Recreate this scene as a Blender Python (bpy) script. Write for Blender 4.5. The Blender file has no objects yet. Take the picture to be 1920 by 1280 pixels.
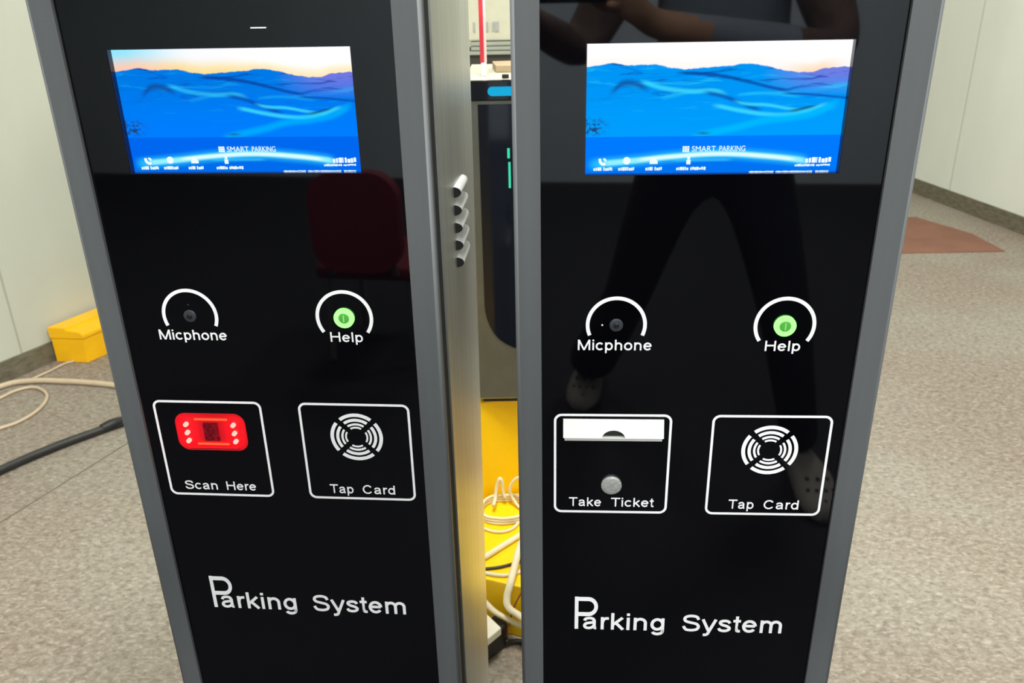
import bpy, bmesh, math, random
from mathutils import Vector, Matrix, noise
random.seed(4)
C = bpy.context.scene.collection
SC = bpy.context.scene
PI = math.pi

# ------------------------------------------------------------------ camera
CH = 1.25                                    # lens height above the floor
PITCH, ROLL = 0.40804, 0.02108
cam_data = bpy.data.cameras.new('camera')
cam = bpy.data.objects.new('camera', cam_data)
C.objects.link(cam)
cam_data.sensor_fit = 'HORIZONTAL'
cam_data.sensor_width = 36.0
cam_data.lens = 1566.352 * 36.0 / 1920.0
cam_data.clip_start = 0.02
cam_data.clip_end = 60
r0 = Vector((1, 0, 0))
u0 = Vector((0, math.sin(PITCH), math.cos(PITCH)))
fw = Vector((0, math.cos(PITCH), -math.sin(PITCH)))
cr = math.cos(ROLL) * r0 - math.sin(ROLL) * u0
cu = math.sin(ROLL) * r0 + math.cos(ROLL) * u0
cam.matrix_world = Matrix(((cr.x, cu.x, -fw.x, 0), (cr.y, cu.y, -fw.y, 0), (cr.z, cu.z, -fw.z, CH), (0, 0, 0, 1)))
cam_data.dof.use_dof = True
cam_data.dof.focus_distance = 0.92
cam_data.dof.aperture_fstop = 12.0
SC.camera = cam

# ------------------------------------------------------------------ view, world, lights
SC.view_settings.view_transform = 'Standard'
SC.view_settings.look = 'None'
SC.view_settings.gamma = 1.0
SC.view_settings.exposure = 0.0
SC.view_settings.use_curve_mapping = False
world = bpy.data.worlds.new('world')
SC.world = world
world.use_nodes = True
world.node_tree.nodes['Background'].inputs[0].default_value = (0.9, 1.0, 0.95, 1)
world.node_tree.nodes['Background'].inputs[1].default_value = 0.05

CEIL = 2.9
# ceiling panel lights: x, y, watts
LAMPS = [(-0.9, 3.2, 12), (1.5, 3.2, 44), (0.0, 1.0, 72), (-1.3, 0.2, 8), (1.3, 0.2, 14), (-0.8, -2.0, 84), (1.0, -2.0, 130)]  # the lamp over the kiosk gap is added to brighten the gap


# ------------------------------------------------------------------ materials
def lin(c):
    out = []
    for v in c:
        v = v / 255.0
        out.append(v / 12.92 if v <= 0.04045 else ((v + 0.055) / 1.055) ** 2.4)
    return (out[0], out[1], out[2], 1.0)


class NT:
    """small helper round a node tree"""
    def __init__(self, mat):
        self.t = mat.node_tree
        self.n = self.t.nodes
        self.l = self.t.links

    def new(self, typ, **kw):
        nd = self.n.new(typ)
        for k, v in kw.items():
            setattr(nd, k, v)
        return nd

    def put(self, sock, val):
        if isinstance(val, (int, float)):
            sock.default_value = val
        elif isinstance(val, tuple):
            sock.default_value = val if len(val) == len(sock.default_value) else val[:len(sock.default_value)]
        else:
            self.l.new(val, sock)

    def m(self, op, a, b=0.0, c=None, clamp=False):
        nd = self.new('ShaderNodeMath', operation=op, use_clamp=clamp)
        self.put(nd.inputs[0], a)
        self.put(nd.inputs[1], b)
        if c is not None:
            self.put(nd.inputs[2], c)
        return nd.outputs[0]

    def ss(self, x, a, b):                      # smoothstep a..b
        nd = self.new('ShaderNodeMapRange', interpolation_type='SMOOTHSTEP')
        self.put(nd.inputs[0], x)
        nd.inputs[1].default_value = a
        nd.inputs[2].default_value = b
        return nd.outputs[0]

    def mix(self, f, a, b, typ='MIX'):
        nd = self.new('ShaderNodeMix', data_type='RGBA', blend_type=typ)
        self.put(nd.inputs[0], f)
        self.put(nd.inputs[6], a)
        self.put(nd.inputs[7], b)
        return nd.outputs[2]

    def noise(self, vec, scale, detail=3.0, rough=0.5, dist=0.0):
        nd = self.new('ShaderNodeTexNoise')
        self.put(nd.inputs['Vector'], vec)
        nd.inputs['Scale'].default_value = scale
        nd.inputs['Detail'].default_value = detail
        nd.inputs['Roughness'].default_value = rough
        nd.inputs['Distortion'].default_value = dist
        return nd.outputs['Fac']

    def mapping(self, vec, scale=(1, 1, 1), loc=(0, 0, 0), rot=(0, 0, 0)):
        nd = self.new('ShaderNodeMapping')
        self.put(nd.inputs[0], vec)
        nd.inputs['Location'].default_value = loc
        nd.inputs['Rotation'].default_value = rot
        nd.inputs['Scale'].default_value = scale
        return nd.outputs[0]

    def curve(self, x, pts):
        nd = self.new('ShaderNodeFloatCurve')
        cv = nd.mapping.curves[0]
        while len(cv.points) > 2:
            cv.points.remove(cv.points[1])
        cv.points[0].location = pts[0]
        cv.points[1].location = pts[-1]
        for p in pts[1:-1]:
            cv.points.new(*p)
        nd.mapping.update()
        self.put(nd.inputs['Value'], x)
        return nd.outputs[0]


def mat(name, col, rough=0.5, metal=0.0, ior=1.5, vary=0.04, vscale=30.0, bump=0.0, stretch=(1, 1, 1), aniso=0.0, emit=None, estr=0.0, coat=0.0):
    m = bpy.data.materials.new(name)
    m.use_nodes = True
    k = NT(m)
    b = k.n['Principled BSDF']
    b.inputs['Roughness'].default_value = rough
    b.inputs['Metallic'].default_value = metal
    b.inputs['IOR'].default_value = ior
    b.inputs['Coat Weight'].default_value = coat
    tc = k.new('ShaderNodeTexCoord').outputs['Object']
    vec = k.mapping(tc, scale=stretch)
    f = k.noise(vec, vscale, 4.0, 0.55)
    c = lin(col)
    lo = tuple(max(0, x * (1 - vary)) for x in c[:3]) + (1,)
    hi = tuple(min(1, x * (1 + vary)) for x in c[:3]) + (1,)
    k.put(b.inputs['Base Color'], k.mix(k.ss(f, 0.3, 0.7), lo, hi))
    if bump:
        bp = k.new('ShaderNodeBump')
        bp.inputs['Strength'].default_value = bump
        bp.inputs['Distance'].default_value = 0.002
        k.put(bp.inputs['Height'], f)
        k.l.new(bp.outputs[0], b.inputs['Normal'])
    if aniso:
        b.inputs['Anisotropic'].default_value = aniso
    if emit:
        b.inputs['Emission Color'].default_value = lin(emit)
        b.inputs['Emission Strength'].default_value = estr
    return m


def emitter(name, col, strength):
    m = bpy.data.materials.new(name)
    m.use_nodes = True
    k = NT(m)
    k.n.remove(k.n['Principled BSDF'])
    e = k.new('ShaderNodeEmission')
    e.inputs[0].default_value = lin(col)
    e.inputs[1].default_value = strength
    k.l.new(e.outputs[0], k.n['Material Output'].inputs[0])
    return m


def emitter_lin(name, rgb):
    m = emitter(name, (255, 255, 255), 1.0)
    m.node_tree.nodes['Emission'].inputs[0].default_value = (rgb[0], rgb[1], rgb[2], 1)
    return m


def wall_mat(name, col, seams, dirty):
    """painted panel wall; seams = positions along the wall (object x) of the vertical joints"""
    m = bpy.data.materials.new(name)
    m.use_nodes = True
    k = NT(m)
    b = k.n['Principled BSDF']
    b.inputs['Roughness'].default_value = 0.55
    tc = k.new('ShaderNodeTexCoord').outputs['Object']
    sep = k.new('ShaderNodeSeparateXYZ')
    k.l.new(tc, sep.inputs[0])
    x, z = sep.outputs[0], sep.outputs[2]
    f = k.noise(k.mapping(tc, scale=(1, 1, 0.35)), 2.2, 4.0, 0.6)
    c = lin(col)
    base = k.mix(k.ss(f, 0.3, 0.75), tuple(v * 0.95 for v in c[:3]) + (1,), tuple(min(1, v * 1.03) for v in c[:3]) + (1,))
    # scuffs: a few small grey marks of their own
    sp = k.noise(tc, 14.0, 2.0, 0.5)
    base = k.mix(k.m('MULTIPLY', k.ss(sp, 0.72, 0.8), dirty), base, lin((150, 145, 125)))
    dk = None
    for s in seams:
        d = k.m('ABSOLUTE', k.m('SUBTRACT', x, s))
        w = k.m('SUBTRACT', 1.0, k.ss(d, 0.0015, 0.006))
        dk = w if dk is None else k.m('MAXIMUM', dk, w)
    if dk is not None:
        base = k.mix(k.m('MULTIPLY', dk, 0.45), base, lin((120, 116, 100)))
    k.put(b.inputs['Base Color'], base)
    return m


def floor_mat():
    m = bpy.data.materials.new('vinyl_floor')
    m.use_nodes = True
    k = NT(m)
    b = k.n['Principled BSDF']
    b.inputs['Roughness'].default_value = 0.62
    b.inputs['IOR'].default_value = 1.4
    tc = k.new('ShaderNodeTexCoord').outputs['Object']
    big = k.noise(tc, 1.6, 3.0, 0.5)
    mid = k.noise(tc, 55.0, 3.0, 0.62, 0.4)
    fine = k.noise(k.mapping(tc, scale=(1.0, 1.7, 1), rot=(0, 0, 0.5)), 68.0, 4.0, 0.65, 0.6)
    c = k.mix(k.ss(big, 0.35, 0.68), lin((133, 120, 106)), lin((142, 136, 122)))
    c = k.mix(k.m('MULTIPLY', k.ss(mid, 0.42, 0.66), 0.30), c, lin((168, 161, 148)))
    c = k.mix(k.m('MULTIPLY', k.m('SUBTRACT', 1.0, k.ss(mid, 0.30, 0.5)), 0.40), c, lin((100, 91, 79)))
    c = k.mix(k.m('MULTIPLY', k.ss(fine, 0.5, 0.68), 0.5), c, lin((186, 178, 164)))
    c = k.mix(k.m('MULTIPLY', k.m('SUBTRACT', 1.0, k.ss(fine, 0.32, 0.48)), 0.45), c, lin((84, 76, 65)))
    st = k.noise(tc, 4.5, 4.0, 0.6, 0.8)
    c = k.mix(k.m('MULTIPLY', k.ss(st, 0.58, 0.8), 0.25), c, lin((112, 98, 87)))
    # sheet joints: one long one along the wall on the left, one short one across
    ax, ay = 0.164, 0.396
    L = math.hypot(ax, ay)
    ax, ay = ax / L, ay / L
    sep = k.new('ShaderNodeSeparateXYZ')
    k.l.new(tc, sep.inputs[0])
    X, Y = sep.outputs[0], sep.outputs[1]

    def joint(px, py, dx, dy, s0, s1, w):
        xx, yy = k.m('SUBTRACT', X, px), k.m('SUBTRACT', Y, py)
        s = k.m('ADD', k.m('MULTIPLY', xx, dx), k.m('MULTIPLY', yy, dy))
        t = k.m('ABSOLUTE', k.m('SUBTRACT', k.m('MULTIPLY', xx, dy), k.m('MULTIPLY', yy, dx)))
        on = k.m('SUBTRACT', 1.0, k.ss(t, w * 0.4, w))
        on = k.m('MULTIPLY', on, k.m('GREATER_THAN', s, s0))
        return k.m('MULTIPLY', on, k.m('LESS_THAN', s, s1))
    j1 = joint(-1.321, 1.791, ax, ay, -1.6, 0.75, 0.0042)
    j2 = joint(-1.515, 2.406, 0.8186, -0.5743, 0.0, 0.28, 0.003)
    c = k.mix(k.m('MULTIPLY', j1, 0.85), c, lin((92, 80, 62)))
    c = k.mix(k.m('MULTIPLY', j2, 0.5), c, lin((112, 98, 78)))
    k.put(b.inputs['Base Color'], c)
    bp = k.new('ShaderNodeBump')
    bp.inputs['Strength'].default_value = 0.25
    bp.inputs['Distance'].default_value = 0.002
    k.put(bp.inputs['Height'], fine)
    k.l.new(bp.outputs[0], b.inputs['Normal'])
    return m


def glass_black():
    """black tempered front glass: near black body, sharp reflections"""
    m = mat('black_glass', (4, 4, 7), rough=0.03, ior=1.55, vary=0.15, vscale=8)
    return m


def screen_mat(name, right):
    """the picture the display shows: sky over blue dunes, a darker band below with a glowing arc"""
    m = bpy.data.materials.new(name)
    m.use_nodes = True
    k = NT(m)
    k.n.remove(k.n['Principled BSDF'])
    e = k.new('ShaderNodeEmission')
    k.l.new(e.outputs[0], k.n['Material Output'].inputs[0])
    uv = k.new('ShaderNodeUVMap').outputs[0]
    sep = k.new('ShaderNodeSeparateXYZ')
    k.l.new(uv, sep.inputs[0])
    s, t = sep.outputs[0], sep.outputs[1]           # t runs from the top downwards
    wob = k.m('MULTIPLY', k.m('SUBTRACT', k.noise(k.mapping(uv, scale=(22, 3, 1)), 1.0, 4.0, 0.6), 0.5), 0.035)
    ridge = k.curve(s, [(0, .178), (.05, .165), (.1, .152), (.17, .168), (.25, .163), (.37, .2), (.5, .187), (.63, .172), (.68, .186), (.76, .222), (.85, .235), (.93, .205), (1, .205)])
    ridge = k.m('ADD', ridge, wob)
    # sky
    tr = k.m('DIVIDE', t, ridge)
    if right:
        sky = k.mix(k.ss(tr, 0.3, 1.0), (1.05, 1.05, 1.05, 1), lin((255, 250, 246)))
        sun = k.m('MULTIPLY', k.ss(s, .72, .86), k.m('SUBTRACT', 1.0, k.ss(s, .88, 1.0)))
        sky = k.mix(k.m('MULTIPLY', sun, k.ss(tr, .6, 1.0)), sky, lin((255, 225, 190)))
    else:
        ll = k.mix(k.ss(tr, 0.15, 1.0), lin((150, 232, 255)), lin((255, 205, 180)))
        lm = k.mix(k.ss(tr, 0.3, 1.0), lin((252, 253, 255)), lin((255, 226, 150)))
        lr = k.mix(k.ss(tr, 0.5, 1.0), (1.05, 1.05, 1.05, 1), lin((255, 236, 190)))
        sky = k.mix(k.ss(s, 0.02, 0.36), ll, lm)
        sky = k.mix(k.ss(s, 0.4, 0.7), sky, lr)
    # dunes
    if right:
        base = k.mix(k.ss(t, .2, .7), lin((0, 150, 246)), lin((0, 158, 255)))
    else:
        base = k.mix(k.ss(t, .2, .7), lin((0, 122, 232)), lin((0, 126, 255)))
    pur = k.m('MULTIPLY', k.ss(s, .66, .9), k.m('SUBTRACT', 1.0, k.ss(t, .22, .42)))
    base = k.mix(k.m('MULTIPLY', pur, .85), base, lin((120, 120, 226)))
    n1 = k.noise(k.mapping(uv, scale=(5.5, 22, 1), rot=(0, 0, -0.16)), 1.0, 5.0, 0.6, 0.9)
    up = k.m('SUBTRACT', 1.0, k.ss(t, .28, .5))
    base = k.mix(k.m('MULTIPLY', k.m('MULTIPLY', k.ss(n1, .52, .66), up), .75), base, lin((12, 66, 168)))
    n2 = k.noise(k.mapping(uv, scale=(4.0, 16, 1), loc=(3, 1, 0), rot=(0, 0, -0.2)), 1.0, 4.0, 0.6, 0.7)
    amt = 0.6 if right else 0.3
    base = k.mix(k.m('MULTIPLY', k.m('MULTIPLY', k.ss(n2, .52, .7), k.m('SUBTRACT', 1.0, k.ss(t, .35, .62))), amt), base, lin((40, 205, 255)))
    scr = k.m('SUBTRACT', 1.0, k.ss(s, .03, .11))
    scr = k.m('MULTIPLY', scr, k.m('MULTIPLY', k.ss(t, .54, .6), k.m('SUBTRACT', 1.0, k.ss(t, .66, .71))))
    sn = k.noise(k.mapping(uv, scale=(60, 30, 1)), 1.0, 3.0, 0.6)
    base = k.mix(k.m('MULTIPLY', scr, k.ss(sn, .45, .6)), base, lin((30, 70, 120)))

    def line(col, pts, w0, w1, amount, a, b):
        """soft line t = curve(s) between s = a and b"""
        nonlocal base
        d = k.m('ABSOLUTE', k.m('SUBTRACT', t, k.curve(s, pts)))
        f = k.m('SUBTRACT', 1.0, k.ss(d, w0, w1))
        f = k.m('MULTIPLY', f, k.m('MULTIPLY', k.ss(s, a, a + .05), k.m('SUBTRACT', 1.0, k.ss(s, b - .05, b))))
        base = k.mix(k.m('MULTIPLY', f, amount), base, lin(col))
    cy = (60, 222, 255)
    line((18, 70, 150), [(0, .42), (.1, .36), (.15, .30), (.2, .31), (.25, .35), (1, .4)], .0, .045, .8, .08, .26)
    line(cy, [(0, .2), (.2, .28), (.3, .34), (.4, .365), (.5, .37), (.6, .44), (1, .6)], .002, .03, .75 if right else .45, .2, .56)
    line((10, 60, 150), [(0, .2), (.36, .23), (.5, .25), (.62, .30), (.75, .36), (1, .4)], .002, .022, .75, .34, .8)
    line((10, 66, 165), [(0, .3), (.5, .39), (.58, .44), (.66, .5), (1, .6)], .0, .03, .75, .44, .7)
    line((14, 74, 175), [(0, .39), (.7, .385), (.85, .40), (1, .43)], .0, .018, .8, .74, 1.04)
    line(cy, [(0, .35), (.55, .43), (.62, .465), (.7, .475), (.8, .51), (.9, .54), (1, .6)], .0, .022, .8, .56, .88)
    line((16, 70, 120), [(0, .5), (.7, .5), (.8, .525), (.87, .50), (.93, .485), (1, .5)], .004, .026, .9, .77, .92)
    line(cy, [(0, .4), (.5, .475), (.6, .515), (.7, .545), (.78, .55), (.86, .52), (.93, .475), (1, .46)], .0, .028, .85, .48, .95)
    line((0, 190, 255), [(0, .8), (.4, .72), (.5, .68), (.6, .64), (.7, .59), (.8, .57), (.9, .53), (.97, .46), (1, .44)], .004, .05, .8 if right else .6, .4, .99)
    line((30, 90, 150), [(0, .69), (.46, .685), (1, .69)], .0, .02, .8, .42, .51)
    # lower band with the arc
    band = k.ss(t, .703, .711)
    low = lin((0, 122, 255)) if right else lin((0, 104, 240))
    base = k.mix(band, base, low)
    arc = [(0, .93), (.05, .92), (.2, .895), (.35, .865), (.55, .845), (.7, .865), (.8, .885), (.9, .915), (1, .95)]
    ac = k.curve(s, arc)
    below = k.m('MULTIPLY', k.ss(k.m('SUBTRACT', t, ac), 0.0, .05), 0.6)
    base = k.mix(below, base, lin((0, 110, 235)))
    line((40, 200, 255), arc, .0, .075, .8, .0, .9)
    line((150, 245, 255), arc, .008, .034, .95, .05, .9)
    line((235, 255, 255), [(0, .93), (.35, .865), (.5, .847), (.6, .85), (.75, .874), (.85, .9), (1, .95)], .002, .022, .9, .2, .85)
    line((60, 205, 255), [(0, .9), (.35, .895), (.6, .893), (1, .9)], .0, .02, .55, .33, .6)
    land = k.ss(k.m('SUBTRACT', t, ridge), -0.004, 0.006)
    col = k.mix(land, sky, base)
    k.l.new(col, e.inputs[0])
    e.inputs[1].default_value = 1.0
    return m


M = {}
M['wall_left'] = wall_mat('painted_wall_panel', (224, 222, 204), [], 0.5)
M['ceiling'] = mat('ceiling_paint', (228, 228, 222), rough=0.8)
M['floor'] = floor_mat()
M['baseboard'] = mat('baseboard_vinyl', (106, 101, 84), rough=0.5, vary=0.25, vscale=22, stretch=(1, 1, 3))
M['frame'] = mat('dark_grey_metal', (92, 95, 97), rough=0.5, metal=0.1, vary=0.05, vscale=60, stretch=(1, 1, 0.03))
M['steel'] = mat('brushed_steel', (214, 215, 212), rough=0.40, metal=1.0, vary=0.06, vscale=90, stretch=(1, 1, 0.02), bump=0.03)
M['seam_plinth'] = mat('seam_plinth_black', (14, 15, 16), rough=0.7)
M['glass'] = glass_black()
M['ink'] = mat('white_print', (246, 247, 250), rough=0.6, vary=0.01)
M['recess'] = mat('dark_blue_bezel', (22, 26, 58), rough=0.12)
M['glyph'] = emitter('screen_white', (236, 252, 255), 1.05)
M['screen_l'] = screen_mat('display_picture_warm_sky', False)
M['screen_r'] = screen_mat('display_picture_white_sky', True)
M['louver'] = mat('overhead_lit_metal', (196, 197, 195), rough=0.5, vary=0.03)  # paler than the housing steel, overhead light on the hoods put into the colour
M['dark'] = mat('dark_opening', (24, 26, 24), rough=0.8)
M['green_ring'] = emitter_lin('green_ring_light', (0.58, 3.2, 0.42))
M['green_cap'] = mat('green_lit_cap', (60, 130, 50), rough=0.3, emit=(90, 190, 70), estr=0.45)
M['green_mark'] = emitter('green_mark', (170, 245, 140), 0.9)
M['lens'] = mat('grey_lens', (54, 56, 62), rough=0.25)
M['lens_dark'] = mat('dark_lens', (30, 31, 36), rough=0.15)
M['red_led'] = emitter_lin('red_led', (30.0, 0.68, 0.56))
M['red_core'] = emitter_lin('red_led_bar', (4.5, 0.16, 0.05))
M['red_halo'] = mat('red_halo_diffuser', (185, 3, 24), rough=0.5, vary=0.03, emit=(235, 0, 26), estr=0.16)  # even emission stands for the red halo round the scanner lights
M['maroon'] = mat('maroon_sensor', (120, 10, 26), rough=0.25, vary=0.5, vscale=300)
M['slot'] = mat('bright_satin_bezel', (232, 234, 230), rough=0.35, vary=0.02)
M['button_steel'] = mat('brushed_button', (176, 178, 176), rough=0.38, metal=0.35, vary=0.3, vscale=260, stretch=(1, 1, 3))
M['yellow'] = mat('yellow_paint', (255, 206, 0), rough=0.45, vary=0.04, vscale=6)
M['yellow_box'] = mat('yellow_plastic', (252, 190, 12), rough=0.4, vary=0.05, vscale=12)
M['cable'] = mat('cream_cable', (228, 216, 182), rough=0.5)
M['tube'] = mat('beige_hose', (196, 178, 150), rough=0.5)
M['black_cable'] = mat('black_rubber_cable', (34, 34, 34), rough=0.42, vary=0.2)
M['red_wire'] = mat('dark_red_wire', (120, 34, 14), rough=0.5)
M['white_box'] = mat('white_card', (222, 216, 198), rough=0.6)
M['black_plastic'] = mat('black_plastic', (22, 23, 22), rough=0.5, vary=0.3)
M['cab_metal'] = mat('grey_cabinet_steel', (132, 136, 132), rough=0.32, metal=0.8, vary=0.04)
M['cab_glass'] = mat('cabinet_dark_glass', (16, 20, 30), rough=0.06, ior=1.5)
M['blue_light'] = emitter('blue_light', (28, 172, 222), 1.0)
M['teal_light'] = emitter('teal_digit', (70, 226, 180), 1.0)
M['bench'] = mat('pale_worktop', (186, 184, 164), rough=0.9, ior=1.1)
M['bench_leg'] = mat('bench_steel', (150, 150, 145), rough=0.45, metal=0.6)
M['red_pole'] = mat('red_paint', (206, 52, 66), rough=0.35)
M['pole_white'] = mat('white_plastic', (240, 236, 226), rough=0.45)
M['pink'] = mat('pale_pink_stripe', (246, 206, 200), rough=0.4)
M['machine'] = mat('machine_white', (196, 194, 172), rough=0.5)
M['machine_grey'] = mat('machine_grey', (160, 160, 158), rough=0.5)
M['tray'] = mat('grey_tray', (150, 154, 142), rough=0.5)
M['dark_base'] = mat('dark_plinth', (52, 46, 40), rough=0.6)
M['card'] = mat('brown_card', (168, 148, 118), rough=0.8)
M['mat_red'] = mat('red_brown_mat', (128, 88, 70), rough=0.85, vary=0.1, vscale=5)
M['lamp_frame'] = mat('lamp_frame', (225, 225, 225), rough=0.5)
M['lamp_glow'] = emitter('lamp_diffuser', (255, 252, 240), 4.0)
M['skin'] = mat('skin', (206, 160, 132), rough=0.55)
M['jacket'] = mat('dark_brown_jacket', (112, 92, 84), rough=0.8, vary=0.2)
M['shirt'] = mat('blue_grey_shirt', (150, 162, 178), rough=0.8)
M['trousers'] = mat('dark_trousers', (22, 24, 32), rough=0.9)
M['hair'] = mat('black_hair', (18, 16, 16), rough=0.5)
M['clog'] = mat('grey_foam', (150, 146, 138), rough=0.7)
M['added_carpet'] = mat('added_charcoal_carpet', (34, 34, 38), rough=0.95, vary=0.25, vscale=200)
M['red_pad'] = mat('dark_red_upholstery', (120, 16, 34), rough=0.7)
M['phone'] = mat('phone_black', (16, 16, 18), rough=0.3)


# ------------------------------------------------------------------ mesh helpers
def obj(name, bm, material, parent=None, smooth=False, label=None):
    me = bpy.data.meshes.new(name)
    bm.normal_update()
    bm.to_mesh(me)
    bm.free()
    o = bpy.data.objects.new(name, me)
    C.objects.link(o)
    for mm in (material if isinstance(material, (list, tuple)) else [material]):
        me.materials.append(mm)
    if parent:
        o.parent = parent
    if smooth:
        for p in me.polygons:
            p.use_smooth = True
    if label:
        o['label'] = label
    return o


def thing(name, label, cat, loc=(0, 0, 0), rz=0.0, group=None):
    o = bpy.data.objects.new(name, None)
    o.empty_display_size = 0.05
    C.objects.link(o)
    o.location = loc
    o.rotation_euler = (0, 0, rz)
    o['label'] = label
    o['category'] = cat
    if group:
        o['group'] = group
    return o


def tag(o, label, cat, group=None):
    o['label'] = label
    o['category'] = cat
    if group:
        o['group'] = group
    return o


def struct(o):
    o['kind'] = 'structure'
    return o


def box(x0, x1, y0, y1, z0, z1, bev=0.0, seg=2, bm=None):
    own = bm is None
    b = bmesh.new()
    vs = [b.verts.new((x, y, z)) for x in (x0, x1) for y in (y0, y1) for z in (z0, z1)]
    for f in ((0, 1, 3, 2), (4, 6, 7, 5), (0, 4, 5, 1), (2, 3, 7, 6), (0, 2, 6, 4), (1, 5, 7, 3)):
        b.faces.new([vs[i] for i in f])
    bmesh.ops.recalc_face_normals(b, faces=b.faces)
    if bev:
        bmesh.ops.bevel(b, geom=list(b.edges), offset=bev, segments=seg, profile=0.5, affect='EDGES')
    if own:
        return b
    tmp = bpy.data.meshes.new('tmp')
    b.to_mesh(tmp)
    b.free()
    bm.from_mesh(tmp)
    bpy.data.meshes.remove(tmp)
    return bm


def prism(pts, z0, z1, bev=0.0, seg=2):
    """vertical prism over a plan polygon"""
    b = bmesh.new()
    lo = [b.verts.new((p[0], p[1], z0)) for p in pts]
    hi = [b.verts.new((p[0], p[1], z1)) for p in pts]
    n = len(pts)
    b.faces.new(lo[::-1])
    b.faces.new(hi)
    for i in range(n):
        b.faces.new((lo[i], lo[(i + 1) % n], hi[(i + 1) % n], hi[i]))
    bmesh.ops.recalc_face_normals(b, faces=b.faces)
    if bev:
        bmesh.ops.bevel(b, geom=list(b.edges), offset=bev, segments=seg, profile=0.5, affect='EDGES')
    return b


def slab(outer, y0, y1, inner=None, bev=0.0):
    """plate in the xz plane from a closed outline, thickness y0..y1, optional hole ring with the same vertex count"""
    b = bmesh.new()
    n = len(outer)
    if inner is None:
        fr = [b.verts.new((p[0], y0, p[1])) for p in outer]
        bk = [b.verts.new((p[0], y1, p[1])) for p in outer]
        b.faces.new(fr)
        b.faces.new(bk[::-1])
        for i in range(n):
            b.faces.new((fr[i], bk[i], bk[(i + 1) % n], fr[(i + 1) % n]))
    else:
        A = [b.verts.new((p[0], y0, p[1])) for p in outer]
        B = [b.verts.new((p[0], y0, p[1])) for p in inner]
        A2 = [b.verts.new((p[0], y1, p[1])) for p in outer]
        B2 = [b.verts.new((p[0], y1, p[1])) for p in inner]
        for i in range(n):
            j = (i + 1) % n
            b.faces.new((A[i], A[j], B[j], B[i]))
            b.faces.new((A2[i], B2[i], B2[j], A2[j]))
            b.faces.new((A[i], A2[i], A2[j], A[j]))
            b.faces.new((B[i], B[j], B2[j], B2[i]))
    bmesh.ops.recalc_face_normals(b, faces=b.faces)
    return b


def rrect(u0_, u1_, z0, z1, r, n=8):
    pts = []
    for cx, cz, a0 in ((u1_ - r, z1 - r, 0), (u0_ + r, z1 - r, PI / 2), (u0_ + r, z0 + r, PI), (u1_ - r, z0 + r, 1.5 * PI)):
        for i in range(n + 1):
            a = a0 + (PI / 2) * i / n
            pts.append((cx + r * math.cos(a), cz + r * math.sin(a)))
    return pts


def arc_band(b, cx, cz, ro, ri, a0, a1, y0, y1, n=40):
    """flat ring sector added to bmesh b (degrees)"""
    prev = None
    first = None
    for i in range(n + 1):
        a = math.radians(a0 + (a1 - a0) * i / n)
        c, s = math.cos(a), math.sin(a)
        q = [b.verts.new((cx + r * c, y, cz + r * s)) for r in (ro, ri) for y in (y0, y1)]
        if prev:
            b.faces.new((prev[0], q[0], q[2], prev[2]))
            b.faces.new((prev[1], prev[3], q[3], q[1]))
            b.faces.new((prev[0], prev[1], q[1], q[0]))
            b.faces.new((prev[2], q[2], q[3], prev[3]))
        else:
            first = q
        prev = q
    b.faces.new((first[0], first[2], first[3], first[1]))
    b.faces.new((prev[0], prev[1], prev[3], prev[2]))
    return b


def disc(cx, cz, r, y0, y1, n=48, dome=0.0):
    """round plate facing -y, its front face may be domed"""
    b = bmesh.new()
    rings = [(r, y1), (r, y0 + 0.12 * (y1 - y0)), (r * 0.96, y0)]
    if dome:
        for q in (0.8, 0.55, 0.3):
            rings.append((r * q, y0 - dome * (1 - q * q)))
    vs = []
    for rr, y in rings:
        vs.append([b.verts.new((cx + rr * math.cos(2 * PI * i / n), y, cz + rr * math.sin(2 * PI * i / n))) for i in range(n)])
    for k_ in range(len(vs) - 1):
        for i in range(n):
            j = (i + 1) % n
            b.faces.new((vs[k_][i], vs[k_][j], vs[k_ + 1][j], vs[k_ + 1][i]))
    b.faces.new(vs[0])
    b.faces.new(vs[-1][::-1])
    bmesh.ops.recalc_face_normals(b, faces=b.faces)
    return b


def catmull(pts, per=10, closed=False):
    P = [Vector(p) for p in pts]
    n = len(P)
    out = []
    rng = n if closed else n - 1
    for i in range(rng):
        p0 = P[(i - 1) % n] if closed or i > 0 else P[0] * 2 - P[1]
        p1 = P[i]
        p2 = P[(i + 1) % n]
        p3 = P[(i + 2) % n] if closed or i + 2 < n else P[-1] * 2 - P[-2]
        for k_ in range(per):
            t = k_ / per
            out.append(0.5 * ((2 * p1) + (-p0 + p2) * t + (2 * p0 - 5 * p1 + 4 * p2 - p3) * t * t + (-p0 + 3 * p1 - 3 * p2 + p3) * t ** 3))
    if not closed:
        out.append(P[-1])
    return out


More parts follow.
